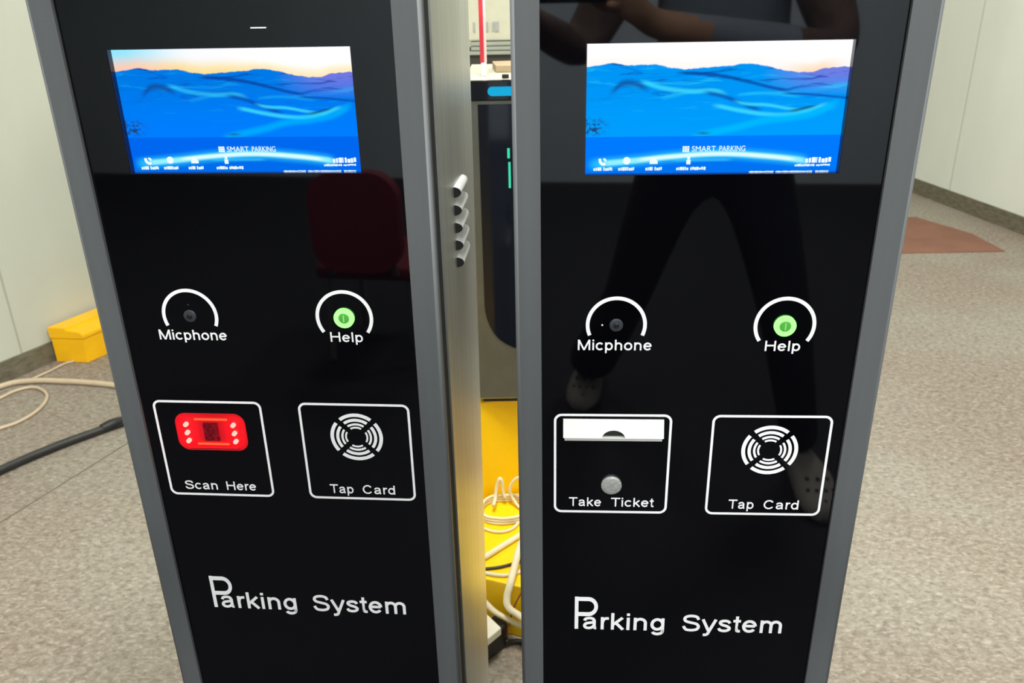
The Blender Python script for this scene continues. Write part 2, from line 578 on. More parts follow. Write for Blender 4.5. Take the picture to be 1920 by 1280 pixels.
def tube(pts, r, per=10, seg=10, bm=None, raw=False):
    b = bm or bmesh.new()
    P = [Vector(p) for p in pts] if raw else catmull(pts, per)
    n = len(P)
    up = Vector((0, 0, 1))
    rings = []
    side = None
    for i, p in enumerate(P):
        d = (P[min(i + 1, n - 1)] - P[max(i - 1, 0)]).normalized()
        if side is None:
            side = d.cross(up)
            if side.length < 1e-3:
                side = d.cross(Vector((1, 0, 0)))
            side.normalize()
        else:
            side = (side - d * side.dot(d)).normalized()
        nn = side.cross(d).normalized()
        rr = r(i / (n - 1)) if callable(r) else r
        rings.append([b.verts.new(p + rr * (math.cos(2 * PI * k_ / seg) * side + math.sin(2 * PI * k_ / seg) * nn)) for k_ in range(seg)])
    for i in range(n - 1):
        for k_ in range(seg):
            j = (k_ + 1) % seg
            b.faces.new((rings[i][k_], rings[i][j], rings[i + 1][j], rings[i + 1][k_]))
    b.faces.new(rings[0][::-1])
    b.faces.new(rings[-1])
    bmesh.ops.recalc_face_normals(b, faces=b.faces)
    return b


_text_cache = {}


def text_bm(s, weight=0.0):
    cu_ = bpy.data.curves.new('txt', 'FONT')
    cu_.body = s
    cu_.size = 1.0
    cu_.extrude = 0.01
    cu_.offset = weight
    cu_.resolution_u = 6
    o = bpy.data.objects.new('txt', cu_)
    C.objects.link(o)
    dg = bpy.context.evaluated_depsgraph_get()
    me = bpy.data.meshes.new_from_object(o.evaluated_get(dg))
    b = bmesh.new()
    b.from_mesh(me)
    bpy.data.objects.remove(o)
    bpy.data.curves.remove(cu_)
    bpy.data.meshes.remove(me)
    return b


def cap_height(ch, weight):
    key = (ch, weight)
    if key not in _text_cache:
        b = text_bm(ch, weight)
        ys = [v.co.y for v in b.verts]
        _text_cache[key] = (min(ys), max(ys))
        b.free()
    return _text_cache[key]


def word(b, s, ua, ub, vtop, vbase, ref='H', weight=0.0, y=-0.0004, depth=0.0006):
    """set a word between ua and ub, cap of `ref` from vbase up to vtop, on a plate facing -y"""
    t = text_bm(s, weight)
    xs = [v.co.x for v in t.verts]
    x0, x1 = min(xs), max(xs)
    lo, hi = cap_height(ref, weight)
    for v in t.verts:
        px = ua + (v.co.x - x0) / (x1 - x0) * (ub - ua)
        pz = vbase + (v.co.y - lo) / (hi - lo) * (vtop - vbase)
        py = y if v.co.z > 0 else y + depth
        v.co = (px, py, pz + CH)
    me = bpy.data.meshes.new('t')
    t.to_mesh(me)
    t.free()
    b.from_mesh(me)
    bpy.data.meshes.remove(me)
    return b



# ------------------------------------------------------------------ monoline letters (cap height 1)
def _arc(cx, cy, rx, ry, a0, a1, n=18):
    return [(cx + rx * math.cos(math.radians(a0 + (a1 - a0) * i / n)), cy + ry * math.sin(math.radians(a0 + (a1 - a0) * i / n))) for i in range(n + 1)]


def _sm(pts):
    return [(p.x, p.y) for p in catmull([(x, y, 0) for x, y in pts], 6)]


XH = .74
GLYPHS = {
    'M': (1.16, [[(.15, 0), (.15, 1)], [(1.01, 0), (1.01, 1)], [(.17, .97), (.58, .02)], [(.58, .02), (.99, .97)]]),
    'H': (1.02, [[(.16, 0), (.16, 1)], [(.86, 0), (.86, 1)], [(.16, .53), (.86, .53)]]),
    'T': (.86, [[(.03, .935), (.83, .935)], [(.43, 0), (.43, .93)]]),
    'S': (.93, [_sm([(.79, .72), (.70, .88), (.46, .935), (.23, .88), (.155, .74), (.24, .60), (.46, .525), (.70, .45), (.80, .30), (.74, .14), (.60, .08), (.46, .065), (.24, .11), (.12, .30)])]),
    'C': (1.0, [_arc(.50, .50, .37, .435, 36, 324, 30)]),
    'P': (.93, [[(.17, 0), (.17, 1)], [(.17, .935), (.52, .935)] + _arc(.54, .70, .25, .235, 90, -90) + [(.17, .465)]]),
    'n': (.775, [[(.16, 0), (.16, XH)], _arc(.3875, .44, .2275, .235, 180, 0) + [(.615, 0)]]),
    'h': (.775, [[(.16, 0), (.16, 1)], _arc(.3875, .44, .2275, .235, 180, 0) + [(.615, 0)]]),
    'm': (1.16, [[(.16, 0), (.16, XH)], _arc(.37, .46, .21, .215, 180, 0) + [(.58, 0)], _arc(.79, .46, .21, .215, 180, 0) + [(1.0, 0)]]),
    'o': (.775, [_arc(.3875, .37, .265, .305, 0, 360, 32)]),
    'p': (.775, [[(.16, -.27), (.16, XH)], _arc(.40, .37, .24, .305, 0, 360, 32)]),
    'd': (.775, [[(.615, 0), (.615, 1)], _arc(.375, .37, .24, .305, 0, 360, 32)]),
    'g': (.775, [[(.615, XH), (.615, -.04)] + _arc(.385, -.03, .23, .185, 0, -155), _arc(.375, .375, .24, .30, 0, 360, 32)]),
    'e': (.775, [[(.13, .39), (.64, .39)], _arc(.3875, .37, .262, .305, 4, 322, 30)]),
    'c': (.71, [_arc(.375, .37, .262, .305, 42, 318, 28)]),
    'a': (.775, [_sm([(.14, .52), (.20, .635), (.36, .675), (.51, .64), (.575, .52)]) + [(.575, .14)] + _sm([(.575, .14), (.60, .075), (.67, .065)]), _sm([(.575, .425), (.38, .39), (.21, .34), (.14, .215), (.20, .095), (.33, .062), (.47, .11), (.575, .23)])]),
    'r': (.46, [[(.16, 0), (.16, XH)], _sm([(.16, .40), (.21, .58), (.32, .67), (.45, .672)])]),
    'i': (.31, [[(.155, 0), (.155, XH)], [(.155, .865), (.155, 1.0)]]),
    'l': (.31, [[(.155, 0), (.155, 1)]]),
    'k': (.70, [[(.16, 0), (.16, 1)], [(.60, XH - .01), (.17, .29)], [(.30, .42), (.63, .01)]]),
    't': (.39, [[(.2, .95), (.2, .20)] + _sm([(.2, .20), (.23, .09), (.29, .065), (.37, .068)]), [(.03, XH - .065), (.37, XH - .065)]]),
    's': (.70, [_sm([(.585, .545), (.50, .645), (.35, .675), (.19, .635), (.15, .535), (.24, .435), (.45, .355), (.57, .26), (.555, .15), (.45, .08), (.33, .065), (.17, .105), (.10, .215)])]),
    'y': (.70, [[(.06, XH), (.35, .03)], [(.64, XH), (.36, .0)] + _sm([(.36, 0), (.31, -.13), (.23, -.2), (.10, -.205)])]),
}


def stroke_word(b, s, ua, ub, vtop, vbase, w=.135, y0=-.0004, y1=.0002):
    """letters of constant stroke width; the word fills ua..ub, caps reach from vbase to vtop"""
    polys = []
    x = 0
    for ch in s:
        adv, strokes = GLYPHS[ch]
        for st in strokes:
            polys.append([(x + px, py) for px, py in st])
        x += adv
    h = w / 2
    rib = []
    for P in polys:
        n = len(P)
        closed = math.hypot(P[0][0] - P[-1][0], P[0][1] - P[-1][1]) < 1e-6
        L, R = [], []
        for i in range(n):
            a = P[i - 1] if i else (P[-2] if closed else P[0])
            c = P[i + 1] if i < n - 1 else (P[1] if closed else P[-1])
            d1 = Vector((P[i][0] - a[0], P[i][1] - a[1]))
            d2 = Vector((c[0] - P[i][0], c[1] - P[i][1]))
            d1 = d1.normalized() if d1.length > 1e-9 else d2.normalized()
            d2 = d2.normalized() if d2.length > 1e-9 else d1
            t = (d1 + d2)
            t = t.normalized() if t.length > 1e-6 else d1
            nrm = Vector((-t.y, t.x))
            k_ = h / max(.5, abs(nrm.dot(Vector((-d1.y, d1.x)))))
            L.append((P[i][0] + nrm.x * k_, P[i][1] + nrm.y * k_))
            R.append((P[i][0] - nrm.x * k_, P[i][1] - nrm.y * k_))
        rib.append((L, R))
    xs = [p[0] for L, R in rib for p in L + R]
    x0, x1 = min(xs), max(xs)

    def put(p, y):
        return b.verts.new((ua + (p[0] - x0) / (x1 - x0) * (ub - ua), y, CH + vbase + p[1] * (vtop - vbase)))
    for i_, (L, R) in enumerate(rib):
        y0 -= .00002                           # crossing strokes lie on one another
        q = [(put(l, y0), put(r, y0), put(l, y1), put(r, y1)) for l, r in zip(L, R)]
        for a, c in zip(q[:-1], q[1:]):
            b.faces.new((a[0], c[0], c[1], a[1]))
            b.faces.new((a[2], a[3], c[3], c[2]))
            b.faces.new((a[0], a[2], c[2], c[0]))
            b.faces.new((a[1], c[1], c[3], a[3]))
        for e_ in (q[0], q[-1]):
            b.faces.new((e_[0], e_[1], e_[3], e_[2]))
    bmesh.ops.recalc_face_normals(b, faces=b.faces)
    return b


# ------------------------------------------------------------------ the setting
def wall_slab(name, p, q, z1, material, thick=0.1, z0=0.0):
    """wall whose inner face runs from p to q (room on the left hand side of p->q)"""
    p, q = Vector(p), Vector(q)
    d = q - p
    o = obj(name, box(0, d.length, -thick, 0, z0, z1), material)
    o.location = (p.x, p.y, 0)
    o.rotation_euler = (0, 0, math.atan2(d.y, d.x))
    return struct(o)


# corners of the room (plan)
LW = Vector((-1.777, 2.613)); ld = Vector((0.44, 0.898)).normalized()
RW = Vector((2.639, 4.131)); rd = Vector((-0.15, 0.989)).normalized()
YB, YF = 5.6, -4.0


def at_y(p, d, y):
    return p + d * ((y - p.y) / d.y)


LB, LF = at_y(LW, ld, YB), at_y(LW, ld, YF)
RB, RF = at_y(RW, rd, YB), at_y(RW, rd, YF)
fl = obj('floor', prism([LF + Vector((-.3, -.3)), RF + Vector((.3, -.3)), RB + Vector((.3, .3)), LB + Vector((-.3, .3))], -0.1, 0.0), M['floor'])
struct(fl)
struct(obj('ceiling', prism([LF + Vector((-.3, -.3)), RF + Vector((.3, -.3)), RB + Vector((.3, .3)), LB + Vector((-.3, .3))], CEIL, CEIL + 0.1), M['ceiling']))
# seam positions along each wall measured from its start
ls = (Vector((-1.731, 2.706)) - LB).length
rs = (Vector((2.545, 4.755)) - RF).length
M['wall_left'] = wall_mat('painted_wall_panel_left', (196, 199, 184), [ls, ls + 1.2, ls - 1.2], 0.4)
M['wall_right'] = wall_mat('painted_wall_panel_right', (226, 230, 220), [rs, rs + 1.2, rs - 1.2, rs - 2.4], 0.6)
M['wall_plain'] = wall_mat('painted_wall_plain', (222, 222, 204), [], 0.3)
M['wall_front'] = wall_mat('painted_wall_blue_grey', (196, 208, 218), [], 0.3)
wall_slab('wall_left', LB, LF, CEIL, M['wall_left'])
wall_slab('wall_right', RF, RB, CEIL, M['wall_right'])
wall_slab('wall_back', RB, LB, CEIL, M['wall_plain'])
wall_slab('wall_front', LF, RF, CEIL, M['wall_front'])


def baseboard(name, p, q, h, t=0.008):
    o = wall_slab(name, p, q, h, M['baseboard'], t)
    return o


def inset(p, d, side, by):
    n = Vector((-d.y, d.x)) * side
    return p + n * by


baseboard('baseboard_left', inset(LB, ld, -1, .0085), inset(LF, ld, -1, .0085), 0.075)
baseboard('baseboard_right', inset(RF, rd, 1, .0085), inset(RB, rd, 1, .0085), 0.088)

# ceiling lights
n_l = len(LAMPS)
lamp_where = ['over the left of the work bench', 'over the right of the work bench', 'added over the gap between the kiosks to brighten it', 'left of the kiosks', 'right of the kiosks', 'behind the camera on the left', 'behind the camera on the right']
for (x, y, w), where in zip(LAMPS, lamp_where):
    t = thing('ceiling_light', 'square white ceiling panel light ' + where, 'ceiling light', (x, y, CEIL), 0, 'ceiling panel lights')
    fb = slab([(-.3, -.3), (.3, -.3), (.3, .3), (-.3, .3)], 0, .03, [(-.28, -.28), (.28, -.28), (.28, .28), (-.28, .28)])
    bmesh.ops.rotate(fb, verts=fb.verts, cent=(0, 0, 0), matrix=Matrix.Rotation(-PI / 2, 3, 'X'))
    bmesh.ops.translate(fb, verts=fb.verts, vec=(0, 0, 0))
    zs = [v.co.z for v in fb.verts]
    bmesh.ops.translate(fb, verts=fb.verts, vec=(0, 0, -max(zs)))
    obj('light_frame', fb, M['lamp_frame'], t)
    obj('diffuser', box(-.28, .28, -.28, .28, -.012, -.002), M['lamp_glow'], t)
    ld_ = bpy.data.lights.new('panel_light', 'AREA')
    ld_.shape = 'SQUARE'
    ld_.size = 0.55
    ld_.energy = w
    ld_.color = (1.0, 1.0, 0.97)
    lo = bpy.data.objects.new('panel_light', ld_)
    C.objects.link(lo)
    lo.parent = t
    lo.location = (0, 0, -.034)


# ------------------------------------------------------------------ kiosks
def kiosk(label, loc, yaw, left):
    K = thing('parking_kiosk', label, 'parking kiosk', (loc[0], loc[1], 0), yaw, 'parking kiosks')
    Z = lambda v: CH + v
    # steel housing behind the door; its back leans slightly forward towards the floor
    b = bmesh.new()
    prof = [(0.034, 0.05), (0.205, 0.05), (0.335, 1.46), (0.034, 1.46)]
    W = 0.1865
    prof[1] = (0.325 + 0.056 * (0.05 - CH), 0.05)
    prof[2] = (0.325 + 0.056 * (1.46 - CH), 1.46)
    A = [b.verts.new((-W, y, z)) for y, z in prof]
    B = [b.verts.new((W, y, z)) for y, z in prof]
    b.faces.new(A)
    b.faces.new(B[::-1])
    for i in range(4):
        j = (i + 1) % 4
        b.faces.new((A[i], B[i], B[j], A[j]))
    bmesh.ops.recalc_face_normals(b, faces=b.faces)
    bmesh.ops.bevel(b, geom=list(b.edges), offset=0.002, segments=2, affect='EDGES')
    H = obj('housing', b, M['steel'], K)
    # five louvre hoods on the right flank
    for i in range(5):
        zc = CH - 0.2195 - 0.0207 * i
        b = bmesh.new()
        rings = []
        for y, s in ((0.128, 1.0), (0.150, 1.0), (0.18, 0.98), (0.195, .88), (0.205, .66), (0.211, .3), (0.213, .05)):
            ring = []
            for k_ in range(11):
                a = -PI / 2 + PI * k_ / 10
                ring.append(b.verts.new((W - 0.001 + 0.0095 * s * math.cos(a), y, zc + 0.0062 * s * math.sin(a))))
            rings.append(ring)
        for q in range(len(rings) - 1):
            for k_ in range(10):
                f = b.faces.new((rings[q][k_], rings[q][k_ + 1], rings[q + 1][k_ + 1], rings[q + 1][k_]))
                f.smooth = True
        f = b.faces.new(rings[0])
        f.material_index = 1
        bmesh.ops.recalc_face_normals(b, faces=b.faces)
        obj('louvre', b, [M['louver'], M['dark']], H)
    obj('plinth', box(-.17, .17, 0.03, 0.235, 0, 0.055), M['seam_plinth'], K)
    obj('seam_shade_strip', box(-.1848, .1848, 0.0085, 0.0345, 0.065, 1.452), M['seam_plinth'], K)  # black strip in place of the shaded gap behind the door frame
    # dark grey door frame round the glass
    zb, zt, gl, gr = 0.06, 1.455, -.1595, .1578
    for name, x0, x1 in (('door_stile', -.1855, gl), ('door_stile', gr, .1855)):
        b = bmesh.new()
        s = -1 if x0 < 0 else 1
        xo, xi = (x0, x1) if s < 0 else (x1, x0)
        # section: rounded outer front corner
        sec = [(xi, -.004)]
        for k_ in range(7):
            a = (PI / 2) * k_ / 6
            sec.append((xo - s * (.004 - .004 * math.sin(a)), -.004 + .004 - .004 * math.cos(a)))
        sec += [(xo, .008), (xi, .008)]
        lo = [b.verts.new((x, y, zb)) for x, y in sec]
        hi = [b.verts.new((x, y, zt)) for x, y in sec]
        b.faces.new(lo)
        b.faces.new(hi)
        n = len(sec)
        for q in range(n):
            j = (q + 1) % n
            f = b.faces.new((lo[q], lo[j], hi[j], hi[q]))
            if 1 <= q <= 6:
                f.smooth = True
        bmesh.ops.recalc_face_normals(b, faces=b.faces)
        obj(name, b, M['frame'], K)
    obj('door_rail', box(gl, gr, -.004, .008, zb, 0.135, .001), M['frame'], K)
    obj('door_rail', box(gl, gr, -.004, .008, 1.425, zt, .001), M['frame'], K)
    # glass with the opening for the display
    su0, su1, sv1, sv0 = -.1180, .1165, -.0525, -.1704
    b = bmesh.new()
    g0, g1, h0, h1 = gl + .0002, gr - .0002, .1352, 1.4248
    for x0, x1, z0, z1 in ((g0, su0, h0, h1), (su1, g1, h0, h1), (su0, su1, h0, Z(sv0)), (su0, su1, Z(sv1), h1)):
        box(x0, x1, 0.0, 0.006, z0, z1, bm=b)
    bmesh.ops.remove_doubles(b, verts=b.verts, dist=1e-6)
    # drop the inner faces where the four pieces meet
    seen = {}
    for f in list(b.faces):
        seen.setdefault(tuple(round(c, 5) for c in f.calc_center_median()), []).append(f)
    dead = [f for fs in seen.values() if len(fs) > 1 for f in fs]
    if dead:
        bmesh.ops.delete(b, geom=dead, context='FACES')
    G = obj('front_glass', b, M['glass'], K)
    # display set back behind the glass
    D = obj('display', slab([(su0, Z(sv0)), (su1, Z(sv0)), (su1, Z(sv1)), (su0, Z(sv1))], .0075, .0084), M['screen_l' if left else 'screen_r'], K, label='lit display with a picture of blue dunes')
    uvl = D.data.uv_layers.new(name='UVMap')
    for lp in D.data.loops:
        co = D.data.vertices[lp.vertex_index].co
        uvl.data[lp.index].uv = ((co.x - su0) / (su1 - su0), (Z(sv1) - co.z) / (sv1 - sv0))
    e = .0006
    b = slab([(su0 - .004, Z(sv0) - .004), (su1 + .004, Z(sv0) - .004), (su1 + .004, Z(sv1) + .004), (su0 - .004, Z(sv1) + .004)], .0062, .0285,
             [(su0 + e, Z(sv0) + e), (su1 - e, Z(sv0) + e), (su1 - e, Z(sv1) - e), (su0 + e, Z(sv1) - e)])
    # bezel lining of the opening
    b.free()
    b = slab([(su0 + 1e-4, Z(sv0) + 1e-4), (su1 - 1e-4, Z(sv0) + 1e-4), (su1 - 1e-4, Z(sv1) - 1e-4), (su0 + 1e-4, Z(sv1) - 1e-4)], .0004, .0074,
             [(su0 + e, Z(sv0) + e), (su1 - e, Z(sv0) + e), (su1 - e, Z(sv1) - e), (su0 + e, Z(sv1) - e)])
    obj('bezel', b, M['recess'], D)
    # what the display shows on top of the picture
    ys = .0071

    def lettering(words_, name='screen_lettering', lab=None):
        b = bmesh.new()
        for w in words_:
            word(b, *w[:5], ref=w[5] if len(w) > 5 else 'H', weight=.0, y=ys, depth=.0003)
        return obj(name, b, M['glyph'], D, label=lab)
    lettering([('SMART', -.0185, .0035, -.1450, -.1499), ('PARKING', .0068, .0306, -.1450, -.1499)])
    b = bmesh.new()                                        # square badge before the title
    for i in range(3):
        for j in range(3):
            x, z = -.0270 + i * .0021, Z(-.1503) + j * .0019
            box(x, x + .0018, ys, ys + .0003, z, z + .0016, bm=b)
    obj('screen_icon', b, M['glyph'], D)
    def blurred(*rows):
        """caption too small to read in the photograph: a row of short white strokes"""
        b = bmesh.new()
        rnd = random.Random(7)
        for ua, ub, vt, vb in rows:
            h = vt - vb
            u = ua
            while u < ub - .0002:
                w_ = min(rnd.uniform(.35, .75) * h, ub - u)
                z0 = Z(vb) + rnd.choice((0, 0, .12, .25)) * h
                z1 = Z(vt) - rnd.choice((0, 0, .12, .25)) * h
                box(u, u + w_, ys, ys + .0003, z0, z1, bm=b)
                u += w_ + rnd.uniform(.08, .2) * h
        return obj('screen_lettering', b, M['glyph'], D)
    blurred((-.1095, -.1020, -.1640, -.1672), (-.1002, -.0918, -.1640, -.1672))
    blurred((-.0862, -.0713, -.1640, -.1672))
    blurred((-.0607, -.0538, -.1640, -.1672), (-.0522, -.0454, -.1640, -.1672))
    blurred((-.0319, -.0205, -.1642, -.1672), (-.0188, -.0046, -.1642, -.1672))
    blurred((.0868, .0975, -.1562, -.1612), (.0988, .1100, -.1562, -.1612))
    blurred((.0775, .0955, -.1624, -.1645), (.0970, .1100, -.1624, -.1645))
    blurred((.0360, .0585, -.1686, -.1699), (.0605, .0940, -.1686, -.1699), (.0970, .1090, -.1686, -.1699))
    # icons: handset, card, person, car post
    b = bmesh.new()
    tube([(-.1037, ys, Z(-.1558)), (-.1031, ys, Z(-.1592)), (-.1008, ys, Z(-.1611)), (-.0984, ys, Z(-.1606))], .0013, per=6, seg=8, bm=b)
    tube([(-.1005, ys, Z(-.1562)), (-.0988, ys, Z(-.1566)), (-.0983, ys, Z(-.1583))], .0009, per=6, seg=8, bm=b)
    obj('screen_icon', b, M['glyph'], D)
    obj('screen_icon', disc(-.0785, Z(-.1580), .0035, ys, ys + .0003), M['glyph'], D)
    b = disc(-.0535, Z(-.1574), .0027, ys, ys + .0003)
    box(-.057, -.0496, ys, ys + .0003, Z(-.1612), Z(-.1580), bm=b)
    obj('screen_icon', b, M['glyph'], D)
    b = disc(-.0209, Z(-.1558), .0014, ys, ys + .0003)
    box(-.0228, -.019, ys, ys + .0003, Z(-.1618), Z(-.1574), bm=b)
    obj('screen_icon', b, M['glyph'], D)

    yf = -.0004
    # microphone: white arc, word, lens and pin holes
    mc, mz = -.0838, Z(-.3219)
    obj('printed_arc', arc_band(bmesh.new(), mc, mz, .0307, .0270, -23, 203, yf, .0002, 64), M['ink'], G)
    def printed(txt, *pieces, w=.135):
        b = bmesh.new()
        for pc in pieces:
            stroke_word(b, *pc, w=w)
        obj('lettering', b, M['ink'], G, label='white lettering reading ' + txt)
    printed('Micphone', ('Micphone', -.1222, -.0472, -.3381, -.3496))
    mic = obj('microphone', disc(mc, mz, .0068, -.0012, .0003, dome=.0006), M['lens'], K, smooth=True)
    obj('microphone_lens', disc(mc, mz, .0028, -.0028, -.0012, dome=.0003), M['lens_dark'], mic, smooth=True)
    obj('pin_hole', disc(mc if left else mc - .0141, Z(-.3092) if left else mz, .0009, -.0005, .0002, n=16), M['ink' if not left else 'lens'], G)
    # help button
    hc, hz = .0838, Z(-.3221)
    obj('printed_arc', arc_band(bmesh.new(), hc, hz, .0307, .0270, -35, 215, yf, .0002, 64), M['ink'], G)
    printed('Help', ('Help', .0665, .1015, -.3387, -.3498))
    hb = obj('help_button', disc(hc, hz, .0058, -.0030, .0003, dome=.0004), M['green_cap'], K, smooth=True, label='green lit push button with a glowing ring')
    b = arc_band(bmesh.new(), hc, hz, .0108, .0058, 0, 360, -.0026, .0003, 64)
    bmesh.ops.remove_doubles(b, verts=b.verts, dist=1e-6)
    obj('ring_light', b, M['green_ring'], hb, smooth=False)
    obj('button_mark', box(hc - .0005, hc + .0005, -.0041, -.0030, hz - .0036, hz + .0036), M['green_mark'], hb)
    # printed frames
    for x0, x1 in ((-.1467, -.0215), (.0204, .1455)):
        o_ = rrect(x0, x1, Z(-.5486), Z(-.4238), .0085)
        i_ = rrect(x0 + .0026, x1 - .0026, Z(-.5486) + .0026, Z(-.4238) - .0026, .006)
        obj('printed_frame', slab(o_, yf, .0002, i_), M['ink'], G)
    # card reader symbol: four rings cut by a diagonal cross
    b = bmesh.new()
    for ro, ri in ((.0298, .0258), (.0232, .0198), (.0174, .0150), (.0131, .0111)):
        for q in range(4):
            half = 45 - math.degrees(math.asin(.0034 / ro))
            arc_band(b, .0834, Z(-.4659), ro, ri, 90 * q - half, 90 * q + half, yf, .0002, 20)
    obj('reader_symbol', b, M['ink'], G)
    printed('Tap', ('Tap', .0456, .0730, -.5290, -.5407), w=.125)
    printed('Card', ('Card', .0840, .1216, -.5290, -.5407), w=.125)
    # big title
    b = bmesh.new()
    stroke_word(b, 'P', -.1218, -.0945, -.6673, -.7153, w=.115)
    stroke_word(b, 'arking', -.1118, -.0155, -.6908, -.7154, w=.138)
    obj('lettering', b, M['ink'], G, label='white lettering reading Parking with a tall first letter')
    printed('System', ('System', .0056, .1219, -.6908, -.7154), w=.138)
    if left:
        obj('white_dash', box(.0245, .0395, yf, .0002, Z(-.0362), Z(-.0351)), M['ink'], G)  # plain white dash set on the glass above the display
        printed('Scan', ('Scan', -.1277, -.0887, -.5290, -.5404), w=.125)
        printed('Here', ('Here', -.0776, -.0425, -.5290, -.5404), w=.125)
        sc_ = obj('code_scanner', slab(rrect(-.1245, -.0430, Z(-.4870), Z(-.4395), .013), -.0006, .0003), M['red_halo'], K, label='code scanner window widened into its red halo')  # plate sized to the glow halo, larger than the window itself
        obj('scanner_camera', box(-.0925, -.0745, -.0016, -.0006, Z(-.4745), Z(-.4505), .0004), M['maroon'], sc_)
        for u in (-.1111, -.0562):
            for v in (-.4529, -.4634, -.4738):
                obj('light_dot', disc(u, Z(v), .0026, -.0044, -.0006, n=24, dome=.0018), M['red_led'], sc_, smooth=True)
        for ua, ub, v in ((-.1010, -.0627, -.4466), (-.1016, -.0648, -.4781)):
            obj('light_bar', box(ua, ub, -.0022, -.0006, Z(v) - .0010, Z(v) + .0010, .0003), M['red_core'], sc_)
        obj('sill', box(-.1130, -.0544, -.0030, -.0006, Z(-.4834), Z(-.4820), .0003), M['red_halo'], sc_)
    else:
        printed('Take', ('Take', -.1299, -.0942, -.5287, -.5400), w=.125)
        printed('Ticket', ('Ticket', -.0833, -.0362, -.5287, -.5400), w=.125)
        # ticket mouth: sloping bright lip with a thumb notch
        u0_, u1_ = -.1367, -.0302
        nc, nw, nh = -.0832, .0122, .0082
        v1, v2, v3 = -.4298, -.4494, -.4539
        b = bmesh.new()

        def lip(v):                                          # front surface of the lip
            return -.0012 - .0058 * (v1 - v) / (v1 - v2)
        outer = [(u0_, v2), (nc - nw, v2)]
        arcp = [(nc - nw * math.cos(PI * q / 16), v2 + nh * math.sin(PI * q / 16)) for q in range(1, 16)]
        outer += arcp + [(nc + nw, v2), (u1_, v2), (u1_, v1), (u0_, v1)]
        F = [b.verts.new((u, lip(v), Z(v))) for u, v in outer]
        Bk = [b.verts.new((u, min(lip(v) + .0022, .0003), Z(v))) for u, v in outer]
        b.faces.new(F)
        b.faces.new(Bk[::-1])
        n = len(outer)
        for q in range(n):
            j = (q + 1) % n
            b.faces.new((F[q], Bk[q], Bk[j], F[j]))
        b.normal_update()
        bmesh.ops.triangulate(b, faces=[f for f in b.faces if len(f.verts) > 4])
        bmesh.ops.recalc_face_normals(b, faces=b.faces)
        ts = obj('ticket_mouth', b, M['slot'], K, label='bright satin ticket mouth')
        # cheeks and the lower bevel
        b = bmesh.new()
        for ua, ub in ((u0_, u0_ + .0015), (u1_ - .0015, u1_)):
            q = [(lip(v1) + .002, v1), (lip(v2) + .0021, v2), (.0003, v2 - .0006), (.0003, v1)]
            A = [b.verts.new((ua, y, Z(v))) for y, v in q]
            B = [b.verts.new((ub, y, Z(v))) for y, v in q]
            b.faces.new(A)
            b.faces.new(B[::-1])
            for i in range(4):
                b.faces.new((A[i], B[i], B[(i + 1) % 4], A[(i + 1) % 4]))
        q = [(lip(v2), v2 - .00005), (lip(v2) + .0022, v2 - .00005), (.0003, v2 - .0008), (.0003, v3), (-.0046, v3)]
        A = [b.verts.new((u0_ + .0015, y, Z(v))) for y, v in q]
        B = [b.verts.new((u1_ - .0015, y, Z(v))) for y, v in q]
        b.faces.new(A)
        b.faces.new(B[::-1])
        for i in range(5):
            b.faces.new((A[i], B[i], B[(i + 1) % 5], A[(i + 1) % 5]))
        bmesh.ops.recalc_face_normals(b, faces=b.faces)
        obj('lower_lip', b, M['slot'], ts)
        obj('slot_opening', box(u0_ + .004, u1_ - .004, -.0008, .0002, Z(v2), Z(v1) - .003), M['dark'], ts)
        obj('ticket_button', disc(-.0836, Z(-.5112), .0112, -.0035, .0003, dome=.0012), M['button_steel'], K, smooth=True, label='round brushed steel push button')
    return K


kiosk('dark parking kiosk on the left with a red glowing scanner', (-.25913, .82461), -.08495, True)
kiosk('dark parking kiosk on the right with a white ticket mouth', (.18936, .77584), -.06071, False)

# ------------------------------------------------------------------ between and behind the kiosks
# low yellow plinth with the cables on it
tag(obj('equipment_stand', prism([(-.30, 1.464), (.009, 1.345), (.25, 1.252), (.25, 1.79), (-.30, 1.545)], 0, .131, .003), M['yellow']),
    'low yellow stand with cables coiled on top, seen between the kiosks', 'stand')
tag(obj('equipment_box', prism([(-.26, 1.585), (.26, 1.80), (.26, 2.1), (-.26, 2.1)], 0.0, .384, .004), M['yellow']),
    'tall yellow box under the dark glass cabinet', 'box')

# grey cabinet with a dark glass front, standing on the yellow box
cb = thing('terminal_cabinet', 'grey steel cabinet with dark glass front on the tall yellow box', 'cabinet', (0, 0, .384))
c0, c1, yc = -.078, .30, 1.655
obj('cabinet_foot', box(c0 + .012, c1 - .012, yc + .012, yc + .25, 0, .012), M['black_plastic'], cb)
obj('cabinet_body', box(c0, c1, yc, yc + .344, .012, .655, .003), M['cab_metal'], cb)
obj('front_cap', box(c0 - .001, c1 + .001, yc - .003, yc + .012, .655, .692, .002), M['cab_glass'], cb)
obj('top_plate', box(c0 - .001, c1 + .001, yc + .0125, yc + .345, .6555, .6915, .001), M['bench'], cb, label='pale matt top plate')
gp = obj('cabinet_glass', slab(rrect(-.0565, .280, .128, .648, .075, 10)[:0] or
         [(-.0565, .648), (-.0565, .24), (-.0555, .222), (-.052, .204), (-.046, .187), (-.038, .171), (-.027, .157), (-.013, .146), (.004, .137), (.025, .131), (.055, .128), (.165, .128), (.195, .131), (.225, .142), (.25, .160), (.268, .186), (.278, .215), (.28, .24), (.28, .648)],
         yc - .002, yc + .001), M['cab_glass'], cb)
ind = obj('indicator_light', slab(rrect(-.0365, .16, .6635, .6805, .0083), yc - .0045, yc - .0025), M['blue_light'], cb, label='blue rounded light strip')
b = box(-.0015, .0035, yc - .0035, yc - .0015, .5445, .5640)
